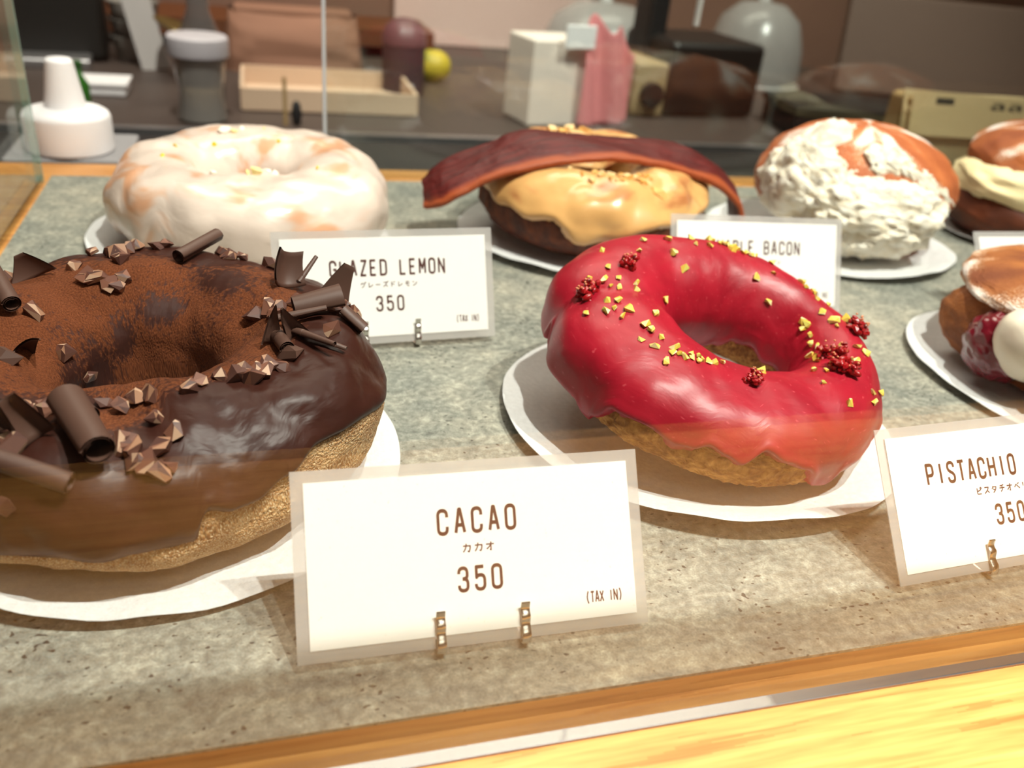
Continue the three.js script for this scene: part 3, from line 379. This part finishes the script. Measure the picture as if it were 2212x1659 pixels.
const KANA = {    // katakana on a 10 x 10 field
  カ: 'M1 3H9Q9 7 7.5 9.5L6 8.5M4.5 0.5Q4.5 6 1 9.5', オ: 'M0.5 3H9.5M6 0.5V9.5L4.5 8.8M5.8 3.5Q4 6.5 1 8.3', グ: 'M3.2 0.8Q2.5 3 0.8 4.5M3 2.2H7.5Q7 7 2.5 9.5M8 0L8.8 1.6M9.4 -0.4L10.2 1.2', レ: 'M2.2 1V9Q6 8 9 4.5', ー: 'M0.8 5H9.2', ズ: 'M1.5 1.5H7.5Q6 6 1 9.3M5.2 5.5L8.6 9M8 -0.3L8.8 1.2M9.5 -0.8L10.3 0.7', ド: 'M3 0.5V9.5M3 4L7.5 6M6 0.8L6.9 2.4M7.8 0.2L8.7 1.8', モ: 'M1.5 1.5H8.5M0.8 4.8H9.2M4.5 1.5V8Q4.5 9 5.6 9H8.8', ン: 'M1.2 1.8L4 3.2M1.5 9Q6.5 8 9.2 2.8', ピ: 'M2 1V7.6Q2 9 3.5 9H8.5M2 5.2Q5.5 4.8 8 3.2M8.9 0.8A1 1 0 1 1 8.8 0.7', ス: 'M1.5 1.5H8Q6.5 6 1 9.3M5.5 5.5L9 9', タ: 'M3.2 0.8Q2.5 3 0.8 4.8M3 2.2H8Q7.5 7 2.5 9.6M3 4.8L6.5 7', チ: 'M8.2 0.8Q5 2 1.6 2M0.6 4.8H9.4M5.3 2V5Q5.3 8 2.5 9.6', ベ: 'M0.5 6.5L3.6 3L9.5 8.5M6 1.4L6.8 2.8M7.7 0.8L8.5 2.2', リ: 'M2.5 1V6M7.5 0.8V5Q7.5 8.5 3.8 9.6', メ: 'M7.5 0.8Q6 6.5 1 9.5M2.5 3Q6 5.5 8.5 8.8', プ: 'M1.2 1.8H8Q7.5 7 2.5 9.6M9.4 0.7A1 1 0 1 1 9.3 0.6', ル: 'M3 1.2Q3 7 0.8 9M6 1V8.5Q8.5 7.5 9.6 5', コ: 'M1.5 1.8H8.5V9M1.2 8.4H8.5', ナ: 'M0.8 3.6H9.2M5.2 0.6Q5.4 6.5 2 9.5', ッ: 'M2 4.2L2.8 6.2M4.8 3.6L5.5 5.6M8.4 4Q8 8 3.8 9.6', ツ: 'M1.2 2L2.2 4.6M4.6 1.2L5.5 3.8M8.8 1.6Q8.2 7.5 3 9.5',
};
function writeLine(ctx, str, cx, y, h, gap, lw, kana = false, wk = 0.44) {
  const field = kana ? KANA : GLYPH, fw = kana ? 10 : 10, fh = kana ? 10 : 20, k = h / fh, kx = kana ? k : h * wk / 10, adv = kana ? h * (1 + gap) : h * wk + h * gap;
  const total = adv * str.length - h * gap; let x = cx - total / 2;
  for (const ch of str) { if (field[ch]) { ctx.save(); ctx.translate(x, y); ctx.scale(kx, k); const p = new Path2D(field[ch]); ctx.lineWidth = lw * h / ((kx + k) / 2) / 1; ctx.stroke(p); ctx.restore(); } x += adv; }
}
function cardTexture(title, kana, seed, titleGap = 0.2) {
  const W = 1536, H = Math.round(1536 * 40.2 / 84.5), c = document.createElement('canvas'); c.width = W; c.height = H; const x = c.getContext('2d'), r = rng(seed);
  x.fillStyle = '#f4f2ee'; x.fillRect(0, 0, W, H);
  for (let i = 0; i < 120; i++) { const a = r() * TAU, l = 2 + r() * 7, px = r() * W, py = r() * H; x.strokeStyle = ['rgba(214,160,110,0.5)', 'rgba(190,140,100,0.35)', 'rgba(226,190,150,0.5)'][i % 3]; x.lineWidth = 1 + 2 * r(); x.beginPath(); x.moveTo(px, py); x.lineTo(px + l * Math.cos(a), py + l * Math.sin(a)); x.stroke(); }
  x.strokeStyle = '#4a2620'; x.lineCap = 'butt'; x.lineJoin = 'round';
  writeLine(x, title, W * 0.505, H * 0.232, 106, titleGap + 0.03, 0.15, false, 0.39); writeLine(x, kana, W * 0.505, H * 0.447, 42, 0.32, 0.145, true); writeLine(x, '350', W * 0.505, H * 0.6, 102, 0.38, 0.152, false, 0.4);
  writeLine(x, '(TAX IN)', W * 0.895, H * 0.835, 48, 0.15, 0.15, false, 0.34);
  const t = new THREE.CanvasTexture(c); t.colorSpace = THREE.SRGBColorSpace; return t;
}
const plastic = MP({ color: 0xf2f0ee, transmission: 0.72, thickness: 0, roughness: 0.25 });
function ribbon(path, w, th) {
  const cv = new THREE.CatmullRomCurve3(path.map(([y, z]) => new THREE.Vector3(0, y, z)));
  return sheet(40, 2, (u, v) => { const p = cv.getPoint(u); return [(v - 0.5) * w, p.y, p.z]; }, th);
}
function priceCard(label, title, kana, pos, turn, lean, clipX, seed, gap) {
  const t = thing('price_card', label, 'price card', pos, turn, 'laminated price cards'), W = 0.091, H = 0.0463;
  const tilt = new THREE.Group(); tilt.name = 'card'; tilt.rotation.x = -lean; t.add(tilt);
  part('laminate', box(W, H, 0.0004, 0, H / 2, 0), plastic, tilt).userData.label = 'clear laminate margin';
  const g = new THREE.BoxGeometry(W - 0.0062, H - 0.006, 0.0007); g.translate(0, H / 2, 0);
  const edge = M({ color: 0xf2efe8, roughness: 0.6 }); part('card_insert', g, [edge, edge, edge, edge, MP({ map: cardTexture(title, kana, seed, gap), roughness: 0.4 }), edge], tilt).userData.label = 'white printed card';
  const clip = ribbon([[0.002, -0.0014], [-0.0006, -0.0012], [-0.0012, 0.0002], [0.0008, 0.0014], [0.0036, 0.0008], [0.0056, 0.0016], [0.0074, 0.0011], [0.0092, 0.0021]], 0.0023, 0.00045), foot = ribbon([[-0.0027, -0.022], [-0.0028, -0.008], [-0.0022, -0.002], [-0.0008, 0.0002]], 0.0023, 0.00045);
  for (const cx of clipX) { part('metal_clip', clip, chrome, tilt).position.set(cx, 0, 0); part('stand_foot', foot, chrome, t).position.set(cx, 0, 0); }
  part('stand_bar', box(Math.abs(clipX[1] - clipX[0]) + 0.004, 0.0006, 0.003, (clipX[0] + clipX[1]) / 2, -0.0028, -0.021), chrome, t).userData.label = 'flat metal foot of the card stand';
  const back = new THREE.TubeGeometry(new THREE.CatmullRomCurve3([[clipX[0], -0.0026, -0.02], [clipX[0], 0.008, -0.0085], [clipX[1], 0.008, -0.0085], [clipX[1], -0.0026, -0.02]].map((p) => new THREE.Vector3(...p)), false, 'catmullrom', 0.1), 40, 0.0004, 6); part('back_rest', back, chrome, t);
  return t;
}
priceCard('front price card reading CACAO', 'CACAO', 'カカオ', [0.0485, 0.003, -0.1496], -0.011, 35 * D, [-0.0105, 0.0115], 1, 0.34);
priceCard('price card reading GLAZED LEMON beside the chocolate doughnut', 'GLAZED LEMON', 'グレーズドレモン', [0.0492, 0.003, -0.3171], 0.065, 23 * D, [-0.0105, 0.0115], 2, 0.28);
priceCard('price card reading BACON behind the red doughnut', 'MAPLE BACON', 'メープルベーコン', [0.2320, 0.003, -0.3370], -0.08, 26 * D, [-0.0105, 0.0115], 3, 0.28);
priceCard('front price card reading PISTACHIO at the right edge', 'PISTACHIO BERRY', 'ピスタチオベリー', [0.2203, 0.003, -0.1519], 0.05, 38.5 * D, [-0.0105, 0.0115], 4, 0.27);
priceCard('price card behind the split cream doughnut at the far right', 'COCONUT', 'ココナッツ', [0.4010, 0.003, -0.3200], 0.0, 36 * D, [-0.0105, 0.0115], 5, 0.28);

// ---------------------------------------------------------------- kitchen behind the case
{
  const black = M({ color: 0x17181a, roughness: 0.45 }), greyP = M({ color: 0x8d8a8c, roughness: 0.5 }), white = M({ color: 0xf0ecee, roughness: 0.5 });
  struct('rear_ledge', box(1.9, 0.03, 0.105), black, [0.6, -0.027, -0.648], 'black ledge behind the glass case', 'ledge');
  const w = thing('rear_worktop', 'dark kitchen worktop with steel front edge across the aisle', 'worktop', [0.4, -0.07, -1.29]);
  part('top', boxUV(3.2, 0.03, 0.66).translate(0, -0.015, 0), M({ color: 0x463a35, roughness: 0.5 }), w); part('steel_edge', box(3.2, 0.03, 0.012, 0, -0.013, 0.336), steel, w); part('cabinet', box(3.2, 0.9, 0.6, 0, -0.48, 0.0), M({ color: 0x1d1b1c, roughness: 0.6 }), w);
  const clothPink = M({ color: 0xd9b7ae, roughness: 0.8 });
  single('pale_panel', box(0.36, 0.42, 0.012), clothPink, 'pale pink panel on the brown kitchen wall', 'panel', [0.42, 0.142, -1.622]);
  single('wall_shelf', box(0.6, 0.025, 0.16), wm(2, { color: 0x80665c }), 'brown wooden shelf on the kitchen wall', 'shelf', [-0.02, -0.04, -1.53]);
  // white nozzle jar
  const tray = single('grey_tray', box(0.075, 0.006, 0.07, 0, 0.003, 0, 0.002), greyP, 'grey tray under the white nozzle jar', 'tray', [-0.121, -0.012, -0.645]);
  const j = thing('nozzle_jar', 'white plastic jar with tapered nozzle cap', 'jar', [-0.121, -0.006, -0.635]);
  part('jar_body', lathe([[0, 0], [0.0255, 0], [0.0268, 0.002], [0.0268, 0.022], [0.0255, 0.025], [0.022, 0.0272], [0.012, 0.0285], [0, 0.0285]]), white, j); part('nozzle', lathe([[0.0128, 0.0275], [0.0126, 0.03], [0.0085, 0.056], [0.0072, 0.0585], [0, 0.059]]), white, j);
  // pepper jar
  const p = thing('spice_jar', 'clear plastic spice jar with grey screw lid', 'jar', [-0.056, -0.07, -1.0]);
  part('jar_body', lathe([[0, 0], [0.024, 0], [0.026, 0.004], [0.022, 0.03], [0.026, 0.055], [0.026, 0.066], [0.024, 0.068]]), MP({ color: 0xcfc9c4, transmission: 0.75, roughness: 0.2, thickness: 0 }), p); part('spice', lathe([[0, 0.002], [0.0225, 0.003], [0.020, 0.03], [0.0205, 0.036], [0, 0.036]]), M({ color: 0x8e7a58, roughness: 0.9 }), p); part('lid', lathe([[0.029, 0.066], [0.031, 0.068], [0.031, 0.084], [0.029, 0.087], [0, 0.087]]), M({ color: 0xb9b2b8, roughness: 0.5 }), p);
  const b = thing('glass_bottle', 'clear glass bottle standing behind the spice jar', 'bottle', [-0.058, -0.07, -1.09]); part('bottle_body', lathe([[0, 0], [0.022, 0], [0.024, 0.004], [0.024, 0.07], [0.012, 0.1], [0.0105, 0.16], [0.0125, 0.162]]), MP({ color: 0xb9b4b2, transmission: 0.8, roughness: 0.08, thickness: 0 }), b); part('cap', cyl(0.012, 0.012, 0.012, 0, 0.168, 0), steel, b);
  // trays, boxes
  const ct = thing('cardboard_tray', 'open beige cardboard tray on the rear worktop', 'tray', [0.085, -0.07, -1.12]); const card = M({ color: 0xcdb096, roughness: 0.85 });
  part('base', box(0.2, 0.004, 0.14, 0, 0.002, 0), card, ct); for (const s of [-1, 1]) { part('side', box(0.004, 0.024, 0.14, s * 0.1, 0.014, 0), card, ct); part('side', box(0.2, 0.024, 0.004, 0, 0.014, s * 0.07), card, ct); }
  const st = thing('wooden_stick', 'thin wooden stick standing by the beige tray', 'stick', [0.03, -0.07, -0.99]); part('shaft', cyl(0.0022, 0.0022, 0.05, 0, 0.025, 0, 10).rotateX(-0.1), M({ color: 0x9a7d52 }), st); part('tip', lathe([[0, 0], [0.0045, 0.002], [0.006, 0.012], [0.004, 0.024], [0, 0.027]], 20).translate(0.012, 0, 0), black, st);
  const kb = (name, label, pos, w, h, d, color, s, turn = 0) => { const t = thing(name, label, 'bag', pos, turn); const m = M({ color, roughness: 0.8 }); part('bag_body', grid(40, 24, (a, bb) => { const u = a * TAU, k = 1 - 0.5 * Math.pow(bb, 3), c = Math.cos(u), sn = Math.sin(u), q = 0.35; return [Math.sign(c) * Math.pow(Math.abs(c), q) * w / 2 * (1 - 0.08 * bb), bb * h * (1 + 0.05 * noise(c * 2, sn * 2, s)), -Math.sign(sn) * Math.pow(Math.abs(sn), q) * d / 2 * k + 0.004 * noise(c * 3, bb * 4, s)]; }, true, false), m, t); part('folded_top', box(w * 0.84, 0.012, d * 0.5, 0, h, 0, 0.004), m, t); return t; };
  kb('paper_bag', 'brown kraft paper bag slumped behind the beige tray', [0.055, -0.07, -1.33], 0.19, 0.075, 0.1, 0x8a604c, 3);
  // dark pink canister, lime, pink bag
  const cn = thing('canister', 'dark mauve lidded canister left of the lime', 'canister', [0.19, -0.07, -1.19]); part('canister_body', lathe([[0, 0], [0.027, 0], [0.028, 0.002], [0.028, 0.062], [0.027, 0.064]]), M({ color: 0x4a3236, roughness: 0.5 }), cn); part('dome_lid', lathe([[0.029, 0.062], [0.029, 0.07], [0.024, 0.085], [0.012, 0.093], [0, 0.095]]), M({ color: 0x6e474a, roughness: 0.4 }), cn);
  const lm = thing('lime', 'green and yellow lime on the rear worktop', 'fruit', [0.247, -0.07, -1.28]); blob('lime_fruit', 0.026, 0.022, 0.024, [0, 0.022, 0], M({ map: tex(128, 64, (u, v) => mixc([58, 92, 30], [196, 170, 50], sstep(0.35, 0.75, u + 0.15 * pf(u, v, 4, 4, 2, 7)))), roughness: 0.5 }), lm, { n: 0.02, uv: [1, 1] }); part('stem_end', cyl(0.003, 0.004, 0.004, 0, 0.043, 0, 12), M({ color: 0x5a5a28 }), lm);
  const pk = thing('pink_bag', 'pink and white paper bag with white label standing on the worktop', 'bag', [0.387, -0.07, -1.07], 0.18);
  part('white_front', box(0.076, 0.1, 0.07, -0.04, 0.05, 0.0, 0.003), M({ color: 0xe6d6cc, roughness: 0.8 }), pk); const pf_ = M({ color: 0xe88f92, roughness: 0.75 });
  part('pink_side', sheet(30, 20, (a, bb) => { const x = mix(-0.012, 0.078, a), top = 0.124 - 0.034 * a * a + 0.008 * Math.sin(a * 12); return [x * (1 - 0.12 * bb * a), bb * top, 0.04 + 0.006 * Math.sin(a * 11 + bb * 3) - 0.02 * a * a]; }, 0.0012), pf_, pk); part('pink_body', box(0.072, 0.096, 0.05, 0.032, 0.048, -0.004, 0.01), pf_, pk); part('label', box(0.04, 0.026, 0.004, -0.022, 0.106, 0.044, 0.001), white, pk);
  // coffee grinder, lids, boxes
  const gr = thing('coffee_grinder', 'black kitchen machine with a round dial', 'machine', [0.592, -0.07, -1.18], 0.1); part('housing', box(0.15, 0.098, 0.14, 0.01, 0.049, 0, 0.01), M({ color: 0x1d1614, roughness: 0.4 }), gr); part('column', box(0.03, 0.15, 0.05, -0.055, 0.075, -0.02, 0.006), black, gr); part('dial', cyl(0.016, 0.016, 0.012, 0, 0, 0).rotateX(Math.PI / 2).translate(-0.09, 0.03, 0.075), black, gr); part('dial_plate', box(0.05, 0.07, 0.1, -0.09, 0.035, 0.02, 0.005), M({ color: 0xa48c68, roughness: 0.5 }), gr);
  const dome = (label, pos, r, h) => { const t = thing('dome_lid', label, 'lid', pos); part('dome', lathe([[r, 0], [r * 1.0, h * 0.12], [r * 0.95, h * 0.45], [r * 0.78, h * 0.78], [r * 0.45, h * 0.96], [0, h]]), MP({ color: 0xdad6d4, transmission: 0.62, roughness: 0.25, thickness: 0 }), t); part('rim', new THREE.TorusGeometry(r, 0.003, 10, 48).rotateX(Math.PI / 2), MP({ color: 0xe6e2e0, transmission: 0.4, roughness: 0.3, thickness: 0 }), t); part('knob', blobGeo(0.01), MP({ color: 0xe6e2e0, transmission: 0.4, roughness: 0.3, thickness: 0 }), t).position.y = h; return t; };
  function blobGeo(r) { return new THREE.SphereGeometry(r, 20, 14); }
  dome('frosted plastic dome lid behind the pink bag', [0.53, -0.067, -1.36], 0.1, 0.115); dome('frosted plastic dome lid right of the black machine', [0.84, -0.067, -1.42], 0.085, 0.13);
  const bxs = thing('black_box', 'low black box on the worktop behind the coconut bun', 'box', [0.79, -0.07, -1.06], -0.1); part('box_body', box(0.2, 0.03, 0.1, 0, 0.015, 0, 0.003), black, bxs); part('box_lid', box(0.206, 0.01, 0.106, 0, 0.034, 0, 0.002), black, bxs);
  const ch = thing('wooden_board', 'brown wooden board leaning at the right of the worktop', 'board', [1.22, -0.07, -1.3], -0.25); part('board', box(0.5, 0.16, 0.02, 0, 0.083, 0, 0.004).rotateX(-0.2), M({ color: 0x6e574c, roughness: 0.6 }), ch); part('handle', box(0.08, 0.05, 0.02, 0.28, 0.09, -0.015, 0.008).rotateX(-0.2), M({ color: 0x6e574c, roughness: 0.6 }), ch);
  // left clutter
  const dk = thing('espresso_machine', 'black machine at the left of the worktop', 'machine', [-0.262, -0.07, -1.36], 0.1); part('housing', box(0.14, 0.18, 0.14, 0, 0.09, 0, 0.012), M({ color: 0x15120f, roughness: 0.5 }), dk); part('drip_tray', box(0.1, 0.012, 0.06, 0, 0.006, 0.09, 0.003), steel, dk);
  const gs = thing('container_stack', 'stack of grey plastic containers by the black machine', 'containers', [-0.152, -0.07, -1.33]); for (let i = 0; i < 3; i++) part('container', lathe([[0, 0], [0.026, 0], [0.032, 0.03], [0.034, 0.032], [0.032, 0.033], [0.026, 0.006], [0, 0.006]]), M({ color: [0x8b857f, 0x76706a, 0x979089][i], roughness: 0.5 }), gs).position.y = 0.022 * i;
  const wt = thing('white_tray', 'small shallow white tray in front of the grey containers', 'tray', [-0.168, -0.07, -1.12]); part('tray_base', box(0.05, 0.012, 0.05, 0, 0.006, 0, 0.003), white, wt); part('tray_rim', box(0.054, 0.004, 0.054, 0, 0.013, 0, 0.001), white, wt);
  const gb = thing('green_bottle', 'small green bottle just right of the nozzle jar', 'bottle', [-0.176, -0.07, -1.01]); part('bottle_body', lathe([[0, 0], [0.009, 0], [0.0095, 0.03], [0.004, 0.04], [0.004, 0.047], [0, 0.047]], 20), M({ color: 0x2f6a1e, roughness: 0.4 }), gb); part('cap', cyl(0.005, 0.005, 0.006, 0, 0.05, 0, 16), M({ color: 0x27541c }), gb);
  const wb = thing('white_clipboard', 'white board leaning against the bottle', 'board', [-0.125, -0.07, -1.27], 0.2); part('board', box(0.035, 0.1, 0.006, 0, 0.05, 0, 0.001).rotateZ(0.2), M({ color: 0xc9c2c0, roughness: 0.6 }), wb); part('clip', box(0.018, 0.008, 0.008, 0, 0.1, 0.002).rotateZ(0.2), steel, wb);
  const br = thing('brass_pan', 'round brass lid leaning behind the bottle', 'lid', [-0.085, -0.015, -1.22]); part('disc', lathe([[0, 0], [0.03, 0.001], [0.036, 0.004], [0.037, 0.006], [0.03, 0.004], [0, 0.003]]).rotateZ(-0.35), M({ color: 0x8a7440, metalness: 0.8, roughness: 0.35 }), br); part('post', cyl(0.006, 0.008, 0.056, 0, -0.0275, 0, 16), black, br);
  const hr = thing('hanging_rod', 'short clear rod hanging at the top behind the case', 'rod', [0.355, 0.093, -0.7]); part('rod_end', blobGeo(0.0028), MP({ color: 0xe2dcdc, roughness: 0.3 }), hr); part('rod_shaft', cyl(0.0026, 0.0026, 1.4, 0.0, 0.7, 0, 12), MP({ color: 0xe2dcdc, roughness: 0.3 }), hr);
}
// kraft bag with print, on the ledge at the right
{
  const c = document.createElement('canvas'); c.width = 512; c.height = 384; const x = c.getContext('2d'); x.fillStyle = '#dcc294'; x.fillRect(0, 0, 512, 384); const r = rng(77);
  for (let i = 0; i < 1500; i++) { x.fillStyle = ['rgba(150,120,80,0.14)', 'rgba(230,205,160,0.14)'][i % 2]; x.fillRect(r() * 512, r() * 384, 1 + r() * 8, 1 + r() * 2); }
  x.fillStyle = '#3a3026'; x.font = 'bold 120px sans-serif'; x.fillText('aa', 300, 118); x.fillRect(90, 40, 70, 60);
  const t = new THREE.CanvasTexture(c); t.colorSpace = THREE.SRGBColorSpace;
  const k = thing('kraft_bag', 'tan kraft paper bag printed with dark letters behind the buns', 'bag', [0.615, -0.012, -0.662], -0.12), mat = M({ map: t, roughness: 0.8 });
  part('bag_front', sheet(24, 20, (u, v) => [mix(-0.068, 0.068, u), 0.07 * v, 0.022 - 0.010 * v * v + 0.003 * Math.sin(u * 7 + v * 5) * v - 0.012 * sstep(0.35, 0.5, v) * (1 - sstep(0.5, 0.66, v)) * sstep(0.3, 0.8, u)], 0.001), M({ color: 0xdcc294, roughness: 0.8 }), k);
  part('bag_back', box(0.134, 0.066, 0.028, 0, 0.033, 0, 0.006), M({ color: 0xb89868, roughness: 0.8 }), k);
  part('printed_flap', new THREE.PlaneGeometry(0.128, 0.036).rotateX(-0.25).translate(0, 0.052, 0.0225), mat, k).userData.label = 'printed folded flap';
}
renderer.render(scene, camera);
